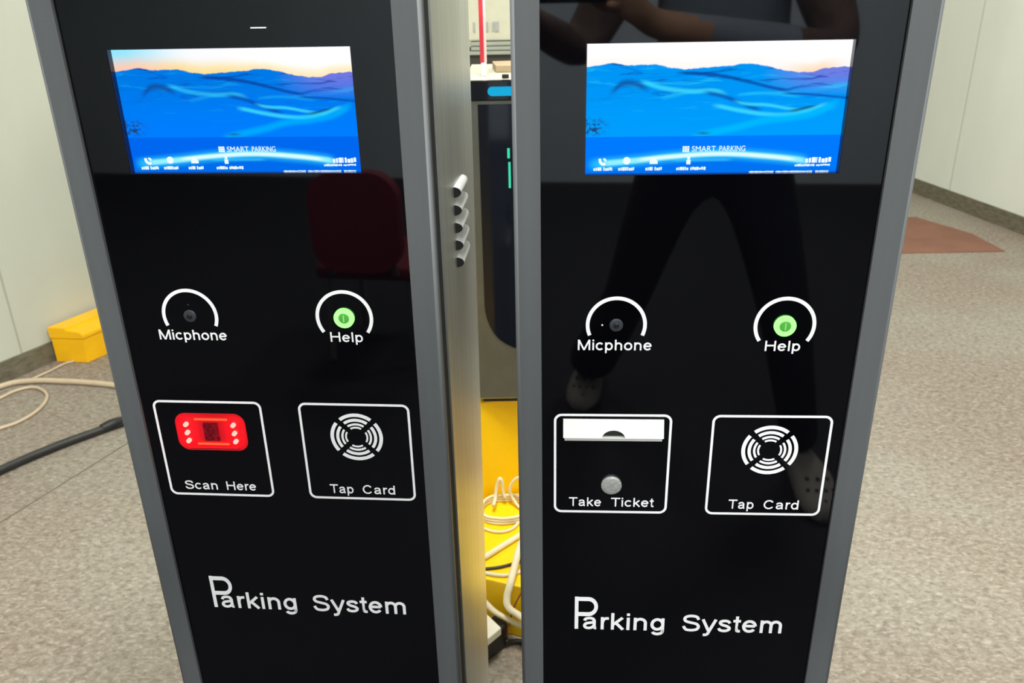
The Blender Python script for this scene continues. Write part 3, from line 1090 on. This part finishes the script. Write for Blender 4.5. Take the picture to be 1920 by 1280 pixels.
box(.0000, .0045, yc - .0035, yc - .0015, .4855, .5370, bm=b)
obj('lit_digit', b, M['teal_light'], cb, label='teal lit digit strokes')

# cables on the yellow base
b = bmesh.new()
pts = []
for i in range(34):
    a = 2 * PI * i / 11 + .4
    rr = 1.0 + .07 * math.sin(i * 2.3)
    pts.append((-.026 + .052 * rr * math.cos(a), 1.600 + .048 * rr * math.sin(a), .136 + .0065 * (i // 11) + .0012 * math.sin(i * 1.7)))
tube(pts, .0035, per=6, seg=8, bm=b)
tag(obj('cable_coil', b, M['cable'], smooth=True), 'coiled cream cable lying on the yellow base', 'cable', 'cream cables by the yellow base')
b = tube([(-.080, 1.545, .135), (-.055, 1.528, .1352), (-.030, 1.524, .1352), (-.005, 1.538, .1352), (.02, 1.58, .1352), (.05, 1.6, .1352)], .0033, seg=8)
tag(obj('cable', b, M['cable'], smooth=True), 'cream cable curving just in front of the coil', 'cable', 'cream cables by the yellow base')
b = tube([(-.05, 1.60, .152), (-.046, 1.627, .155), (-.043, 1.637, .175), (-.036, 1.638, .198), (-.030, 1.638, .192), (-.028, 1.636, .166), (-.024, 1.632, .152)], .0042, seg=8)
tag(obj('cable', b, M['cable'], smooth=True), 'short upright cream cable bend behind the coil', 'cable', 'cream cables by the yellow base')
b = tube([(.05, 1.62, .206), (.012, 1.628, .209), (-.007, 1.63, .192), (-.0125, 1.63, .168), (-.005, 1.628, .150), (.012, 1.61, .1365), (.04, 1.6, .1362)], .0036, seg=8)
tag(obj('cable', b, M['cable'], smooth=True), 'cream cable rising in an arch beside the right kiosk', 'cable', 'cream cables by the yellow base')
b = tube([(-.11, 1.40, .1377), (-.068, 1.433, .1377), (-.032, 1.468, .1377), (.005, 1.504, .1377), (.05, 1.55, .1377)], .0062, seg=10)
tag(obj('cable', b, M['cable'], smooth=True), 'thick cream cable running diagonally over the yellow base', 'cable', 'cream cables by the yellow base')
b = tube([(.03, 1.50, .150), (.014, 1.455, .162), (.005, 1.42, .164), (-.004, 1.388, .150), (-.013, 1.352, .138), (-.021, 1.334, .114), (-.017, 1.322, .098), (.008, 1.31, .084), (.05, 1.28, .06)], .0074, seg=10)
tag(obj('cable', b, M['cable'], smooth=True), 'thick cream cable looping down over the front edge of the yellow base', 'cable', 'cream cables by the yellow base')
b = tube([(-.11, 1.402, .135), (-.066, 1.386, .135), (-.032, 1.377, .135), (-.005, 1.382, .135), (.018, 1.395, .135), (.05, 1.41, .135)], .0040, seg=8)
tag(obj('cable', b, M['cable'], smooth=True), 'thin cream cable along the front edge of the yellow base', 'cable', 'cream cables by the yellow base')
b = tube([(-.11, 1.36, .118), (-.081, 1.352, .110), (-.065, 1.345, .094), (-.044, 1.332, .079), (-.017, 1.322, .068), (.007, 1.316, .057), (.05, 1.30, .045)], .0058, seg=8)
tag(obj('cable', b, M['cable'], smooth=True), 'cream cable sagging low in front of the yellow base', 'cable', 'cream cables by the yellow base')
b = tube([(-.11, 1.399, .1345), (-.065, 1.400, .1345), (-.032, 1.405, .1345), (.001, 1.419, .1345), (.05, 1.45, .1345)], .0032, seg=8)
tag(obj('cable', b, M['black_cable'], smooth=True), 'thin black cable across the yellow base', 'cable')
b = tube([(.04, 1.37, .134), (.016, 1.336, .134), (.005, 1.327, .125), (-.009, 1.329, .089), (-.015, 1.328, .063), (-.021, 1.31, .050), (-.025, 1.312, .034)], .0015, seg=6)
tag(obj('wire', b, M['red_wire'], smooth=True), 'thin dark red wire hanging down the front of the yellow base', 'wire')
# white box on a black power adapter
e1, e2, p0 = Vector((-.586, .81)), Vector((-.66, -.75)), Vector((-.033, 1.292))
wb = [p0, p0 + e1 * .075, p0 + e1 * .075 + e2 * .2, p0 + e2 * .2]
tag(obj('carton', prism([tuple(p) for p in wb], .058, .076, .002), M['white_box']), 'flat white carton lying on a black power adapter', 'carton')
ad = thing('power_adapter', 'black power adapter on the floor under the white carton', 'power adapter', (-.05, 1.29, 0))
a0 = Vector((.031, .036))
ap = [a0, a0 + e1 * .04, a0 + e1 * .04 + e2 * .12, a0 + e2 * .12]
obj('adapter_body', prism([tuple(p) for p in ap], 0, .0575, .006), M['black_plastic'], ad)
obj('adapter_cord', tube([(.024, .028, .016), (.035, .036, .008), (.052, .038, .006), (.075, .028, .006), (.13, .0, .006)], .0055, seg=8), M['black_cable'], ad, smooth=True)

# work bench far behind with the things on it
wbn = thing('work_bench', 'pale work bench standing behind the cabinet', 'work bench', (0, 0, 0))
obj('bench_top', box(-.55, .85, 2.32, 3.30, .945, .98, .003), M['bench'], wbn)
for x in (-.5, .8):
    for y in (2.37, 3.25):
        obj('leg', box(x - .025, x + .025, y - .025, y + .025, 0, .945, .002), M['bench_leg'], wbn)
pl = thing('barrier_pole', 'red and pale pink pole with a white foot standing on the cabinet top', 'pole', (-.0445, 1.741, 1.0756))
obj('foot', box(-.0055, .0055, -.0055, .0055, 0, .026, .0015), M['pole_white'], pl)
obj('pole_stripe', box(.0012, .0062, -.005, .005, .0255, .62, .001), M['pink'], pl, label='pale pink half')
obj('pole', box(-.0068, .0012, -.006, .006, .0255, .62, .0015), M['red_pole'], pl)
mc_ = thing('machine', 'white machine with grey keys on a dark plinth, on the work bench', 'machine', (0, 0, .98))
obj('plinth', box(-.42, .4, 3.0, 3.22, 0, .038), M['dark_base'], mc_)
obj('machine_body', box(-.42, .4, 3.005, 3.24, .082, .62, .006), M['machine'], mc_)
for k_ in range(3):
    obj('tray', box(-.118 if k_ else -.13, .38, 2.985, 3.22, .039 + .0145 * k_, .051 + .0145 * k_, .002), M['tray'], mc_)
for x0, x1 in ((-.108, -.102), (-.064, -.058), (-.0445, -.039), (-.036, -.022)):
    obj('key', box(x0, x1, 2.999, 3.006, .112, .143, .001), M['machine_grey'], mc_)
tag(obj('carton', prism([(-.022, 1.80), (.12, 1.79), (.12, 1.92), (-.030, 1.90)], 1.0758, 1.090, .0015), M['card']), 'low brown cardboard box beside the foot of the red pole', 'carton')
tag(obj('cap', prism([(-.002 + .007 * math.cos(2 * PI * i / 16), 1.688 + .007 * math.sin(2 * PI * i / 16)) for i in range(16)], 1.0758, 1.083, .001), M['black_plastic']),
    'small round black cap on the front edge of the cabinet top', 'cap')

# ------------------------------------------------------------------ left side of the floor
# yellow box with a hinged lid against the wall
e1 = Vector((-1.551 + 1.677, 2.778 - 2.793)).normalized()
yb = thing('storage_box', 'yellow plastic box with a lid standing against the left wall', 'box', (-1.668, 2.793, 0), -.1185)


def extrude_y(profile, y0, y1, shear=0.0, bev=0.002):
    """profile in xz pushed along y (with a shear so the box follows the wall)"""
    b = bmesh.new()
    n = len(profile)
    A = [b.verts.new((x, y0, z)) for x, z in profile]
    B = [b.verts.new((x + shear * (y1 - y0), y1, z)) for x, z in profile]
    b.faces.new(A)
    b.faces.new(B[::-1])
    for i in range(n):
        j = (i + 1) % n
        b.faces.new((A[i], B[i], B[j], A[j]))
    bmesh.ops.recalc_face_normals(b, faces=b.faces)
    if bev:
        bmesh.ops.bevel(b, geom=list(b.edges), offset=bev, segments=2, affect='EDGES')
    return b


obj('box_body', extrude_y([(0, 0), (.124, 0), (.124, .094), (0, .094)], 0, .26, .36), M['yellow_box'], yb)
obj('lid', extrude_y([(-.003, .0945), (.127, .0945), (.127, .108), (.119, .120), (.066, .1265), (.064, .135), (-.003, .137)], -.003, .263, .36), M['yellow_box'], yb)

g = 'cream hoses and cables along the left wall'
b = tube([(-1.88, 2.45, .0099), (-1.752, 2.575, .0099), (-1.725, 2.60, .0099), (-1.69, 2.611, .0099), (-1.632, 2.615, .0099), (-1.554, 2.606, .0099), (-1.474, 2.594, .0099), (-1.353, 2.563, .0099), (-1.26, 2.52, .0099), (-1.1, 2.40, .0099)], .0098, seg=10)
tag(obj('hose', b, M['tube'], smooth=True), 'thick beige hose running along the left floor to behind the kiosk', 'hose')
b = tube([(-1.67, 2.20, .0056), (-1.594, 2.284, .0056), (-1.562, 2.316, .0056), (-1.540, 2.371, .0056), (-1.537, 2.437, .0056), (-1.558, 2.505, .0056), (-1.60, 2.552, .0056), (-1.645, 2.572, .0056), (-1.686, 2.548, .0056), (-1.712, 2.49, .0056), (-1.76, 2.40, .0056)], .0055, seg=8)
tag(obj('cable', b, M['tube'], smooth=True), 'thin cream cable in a wide loop on the left floor', 'cable', g)
b = tube([(-1.60, 2.785, .0045), (-1.625, 2.765, .0045), (-1.647, 2.706, .0045), (-1.671, 2.655, .0045), (-1.68, 2.635, .0046)], .0042, seg=8)
tag(obj('cable', b, M['tube'], smooth=True), 'thin cream cable from under the yellow box along the wall', 'cable', g)
bk = thing('power_cable', 'thick black cable with a taped end lying on the left floor', 'cable', (-1.449, 2.022, 0))
o0 = Vector((1.449, -2.022, 0))
pts = [(-1.56, 1.86, .013), (-1.449, 2.022, .013), (-1.399, 2.095, .013), (-1.341, 2.165, .013), (-1.277, 2.232, .013), (-1.214, 2.292, .013), (-1.12, 2.36, .013), (-1.02, 2.41, .013)]
obj('cable_sheath', tube([tuple(Vector(p) + o0) for p in pts], .0125, seg=10), M['black_cable'], bk, smooth=True)
pts2 = [(-1.58, 1.90, .008), (-1.462, 2.042, .008), (-1.412, 2.113, .008), (-1.355, 2.182, .009), (-1.30, 2.236, .01)]
obj('second_strand', tube([tuple(Vector(p) + o0) for p in pts2], .0075, seg=8), M['black_cable'], bk, smooth=True)
obj('taped_end', tube([tuple(Vector(p) + o0) for p in [(-1.262, 2.250, .016), (-1.225, 2.286, .018), (-1.19, 2.318, .018)]], lambda t: .0128 + .004 * math.sin(PI * min(1, t * 1.6)), seg=10), M['black_plastic'], bk, smooth=True)

# red-brown mat near the right wall
tag(obj('floor_mat', prism([(1.2, 3.868), (2.391, 3.855), (2.385, 4.16), (2.25, 4.50), (1.2, 4.52)], 0, .004), M['mat_red']),
    'red brown mat lying on the floor near the right wall', 'mat')

# ------------------------------------------------------------------ in front of the kiosks (seen only as reflections in the glass)
tag(obj('added_carpet', prism([at_y(LF, ld, YF) + Vector((.02, .02)), at_y(RF, rd, YF) + Vector((-.02, .02)), (2.2, .66), (-2.1, .66)], 0, .006), M['added_carpet']),
    'added charcoal floor covering that keeps the kiosk glass reflecting dark', 'added_carpet')  # dark floor covering added out of view to keep the glass reflecting black
ch = thing('chair', 'dark red padded chair in front of the left kiosk', 'chair', (-.80, -.95, .0065))
obj('backrest', slab(rrect(-.15, .15, .37, .70, .09), 0, .05), M['red_pad'], ch)
obj('seat', box(-.18, .18, -.40, -.01, .32, .37, .02, 4), M['red_pad'], ch)
for x in (-.155, .155):
    for y in (-.39, -.04):
        obj('leg', tube([(x, y, 0), (x * .96, y * .97, .2), (x * .93, y * .95, .322)], .012, seg=8), M['bench_leg'], ch, smooth=True)
for x in (-.14, .14):
    obj('back_strut', tube([(x * .8, -.03, .345), (x * .8, .005, .355), (x * .8, .02, .40)], .011, seg=8), M['bench_leg'], ch, smooth=True)

# the person taking the photograph
pr = thing('person', 'person in a brown jacket, blue grey shirt and dark trousers holding up a phone', 'person', (0, 0, 0))
PV = {
    'pelvis': ((.34, -.46, .90), (.165, .115)), 'waist': ((.34, -.45, 1.06), (.15, .105)), 'chest': ((.33, -.44, 1.25), (.165, .115)),
    'neck_base': ((.32, -.42, 1.40), (.085, .075)), 'neck': ((.315, -.40, 1.47), (.055, .055)), 'jaw': ((.31, -.375, 1.55), (.070, .080)), 'crown': ((.31, -.38, 1.655), (.076, .088)),
    'hip_l': ((.245, -.455, .85), (.092, .095)), 'knee_l': ((.15, -.55, .47), (.062, .066)), 'ankle_l': ((.04, -.90, .09), (.072, .085)),
    'hip_r': ((.435, -.455, .85), (.092, .095)), 'knee_r': ((.535, -.40, .47), (.062, .066)), 'ankle_r': ((.62, -.43, .085), (.044, .05)),
    'shoulder_l': ((.165, -.43, 1.36), (.066, .07)), 'elbow_l': ((.02, -.38, 1.10), (.050, .052)), 'wrist_l': ((-.085, -.12, 1.19), (.029, .025)), 'palm_l': ((-.093, -.055, 1.225), (.022, .030)),
    'shoulder_r': ((.475, -.43, 1.36), (.066, .07)), 'elbow_r': ((.555, -.27, 1.10), (.050, .052)), 'wrist_r': ((.165, -.12, 1.17), (.029, .025)), 'palm_r': ((.115, -.055, 1.215), (.022, .030)),
    'nose': ((.308, -.280, 1.585), (.014, .014)),
}
PE = [('pelvis', 'waist'), ('waist', 'chest'), ('chest', 'neck_base'), ('neck_base', 'neck'), ('neck', 'jaw'), ('jaw', 'crown'), ('pelvis', 'hip_l'), ('hip_l', 'knee_l'), ('knee_l', 'ankle_l'),
      ('pelvis', 'hip_r'), ('hip_r', 'knee_r'), ('knee_r', 'ankle_r'), ('neck_base', 'shoulder_l'), ('shoulder_l', 'elbow_l'), ('elbow_l', 'wrist_l'), ('wrist_l', 'palm_l'),
      ('neck_base', 'shoulder_r'), ('shoulder_r', 'elbow_r'), ('elbow_r', 'wrist_r'), ('wrist_r', 'palm_r'), ('jaw', 'nose')]
for sd, sx in (('l', -1), ('r', 1)):
    px = PV['palm_' + sd][0][0]
    # four fingers curl round the phone's edge to its lens side, the thumb rests on the screen side
    for q in range(4):
        z = 1.262 - .019 * q
        xo = sx * (.097 + (.004 if q in (1, 2) else 0))
        n1, n2, n3 = 'f%d1' % q + sd, 'f%d2' % q + sd, 'f%d3' % q + sd
        PV[n1] = ((xo, -.030, z), (.0095, .0095))
        PV[n2] = ((sx * .0945, -.003 + .001 * q, z + .002), (.0085, .0085))
        PV[n3] = ((sx * (.072 + .003 * q), .0065, z + .003), (.0075, .0075))
        PE += [('palm_' + sd, n1), (n1, n2), (n2, n3)]
    PV['t1' + sd] = ((sx * .075, -.045, 1.205), (.0115, .0115))
    PV['t2' + sd] = ((sx * .050, -.026, 1.222), (.0095, .0095))
    PE += [('palm_' + sd, 't1' + sd), ('t1' + sd, 't2' + sd)]
names = list(PV)
me = bpy.data.meshes.new('body')
me.from_pydata([PV[n][0] for n in names], [(names.index(a), names.index(c)) for a, c in PE], [])
tmp = bpy.data.objects.new('body_tmp', me)
C.objects.link(tmp)
sk = tmp.modifiers.new('skin', 'SKIN')
sk.use_smooth_shade = True
sv = me.skin_vertices[0].data
for i, n in enumerate(names):
    sv[i].radius = PV[n][1]
    sv[i].use_root = (n == 'pelvis')
sub = tmp.modifiers.new('sub', 'SUBSURF')
sub.levels = sub.render_levels = 2
body_me = bpy.data.meshes.new_from_object(tmp.evaluated_get(bpy.context.evaluated_depsgraph_get()))
bpy.data.objects.remove(tmp)
body = bpy.data.objects.new('body', body_me)
C.objects.link(body)
body.parent = pr
body_me.materials.clear()
for mm in ('skin', 'jacket', 'shirt', 'trousers'):
    body_me.materials.append(M[mm])
wl, wr = Vector(PV['wrist_l'][0]), Vector(PV['wrist_r'][0])
for p in body_me.polygons:
    c = p.center
    p.use_smooth = True
    if c.y > -.135 or c.z > 1.445:
        p.material_index = 0
    elif c.z < .93:
        p.material_index = 3
    elif .20 < c.x < .46 and c.y > -.42 and p.normal.y > .2:
        p.material_index = 2
    else:
        p.material_index = 1
# hair, eyes, ears
b = bmesh.new()
bmesh.ops.create_icosphere(b, subdivisions=4, radius=.104)
for v in b.verts:
    v.co.y *= 1.04
    v.co.z *= .98
cut = [v for v in b.verts if v.co.z < -.005 and v.co.y > -.02 or v.co.z < -.085 or (v.co.y > .04 and v.co.z < .035)]
bmesh.ops.delete(b, geom=cut, context='VERTS')
bmesh.ops.translate(b, verts=b.verts, vec=(.31, -.388, 1.632))
obj('hair', b, M['hair'], pr, smooth=True)
for sx in (-1, 1):
    b = bmesh.new()
    bmesh.ops.create_uvsphere(b, u_segments=16, v_segments=10, radius=.0115)
    bmesh.ops.translate(b, verts=b.verts, vec=(.31 + sx * .031, -.306, 1.605))
    obj('eye', b, M['pole_white'], pr, smooth=True)
    b = bmesh.new()
    bmesh.ops.create_uvsphere(b, u_segments=14, v_segments=10, radius=.03)
    for v in b.verts:
        v.co.x *= .3
        v.co.y *= .6
    bmesh.ops.translate(b, verts=b.verts, vec=(.31 + sx * .079, -.38, 1.59))
    obj('ear', b, M['skin'], pr, smooth=True)
# foam clogs with vent holes over the toes
for nm, fx, fy, rz in (('left', .04, -.90, .12), ('right', .63, -.365, -.10)):
    b = bmesh.new()
    secs = [(-.115, .030, .050, .0), (-.10, .040, .075, .0), (-.06, .043, .085, .0), (-.02, .046, .088, .0), (.03, .053, .085, .0), (.08, .056, .066, .0), (.12, .050, .050, .0), (.145, .034, .036, .0), (.152, .018, .022, .0)]
    prev = None
    for y, w, h, _ in secs:
        ring = []
        for q in range(20):
            a = 2 * PI * q / 20
            cx_, sz_ = math.cos(a), math.sin(a)
            zz = h * (.5 + .5 * sz_) if sz_ > 0 else h * (.5 + .5 * max(sz_, -1))
            ring.append(b.verts.new((w * math.copysign(abs(cx_) ** .8, cx_), y, .007 + max(0, zz))))
        if prev:
            for q in range(20):
                b.faces.new((prev[q], prev[(q + 1) % 20], ring[(q + 1) % 20], ring[q]))
        else:
            b.faces.new(ring)
        prev = ring
    b.faces.new(prev)
    bmesh.ops.recalc_face_normals(b, faces=b.faces)
    bmesh.ops.rotate(b, verts=b.verts, cent=(0, 0, 0), matrix=Matrix.Rotation(rz, 3, 'Z'))
    bmesh.ops.translate(b, verts=b.verts, vec=(fx, fy, 0))
    cl = obj('clog', b, M['clog'], pr, smooth=True)
    R_ = Matrix.Rotation(rz, 3, 'Z')
    b = bmesh.new()
    for hx, hy, hz in ((-.025, .06, .078), (0, .065, .081), (.025, .06, .078), (-.03, .09, .064), (-.01, .095, .0655), (.012, .095, .0655), (.032, .09, .063), (-.02, .118, .050), (.004, .122, .052)):
        c_ = R_ @ Vector((hx, hy, 0)) + Vector((fx, fy, hz))
        s_ = bmesh.ops.create_uvsphere(b, u_segments=10, v_segments=6, radius=.0055)
        bmesh.ops.translate(b, verts=s_['verts'], vec=c_)
    obj('vent_holes', b, M['dark'], cl)
ph = thing('phone', 'black phone held level in both hands of the person', 'phone', (0, -.0155, 1.25))
obj('phone_body', box(-.082, .082, -.0045, .0045, -.039, .039, .004, 3), M['phone'], ph)
obj('camera_bump', box(-.022, .014, .0046, .0062, -.014, .014, .0006), M['dark'], ph)
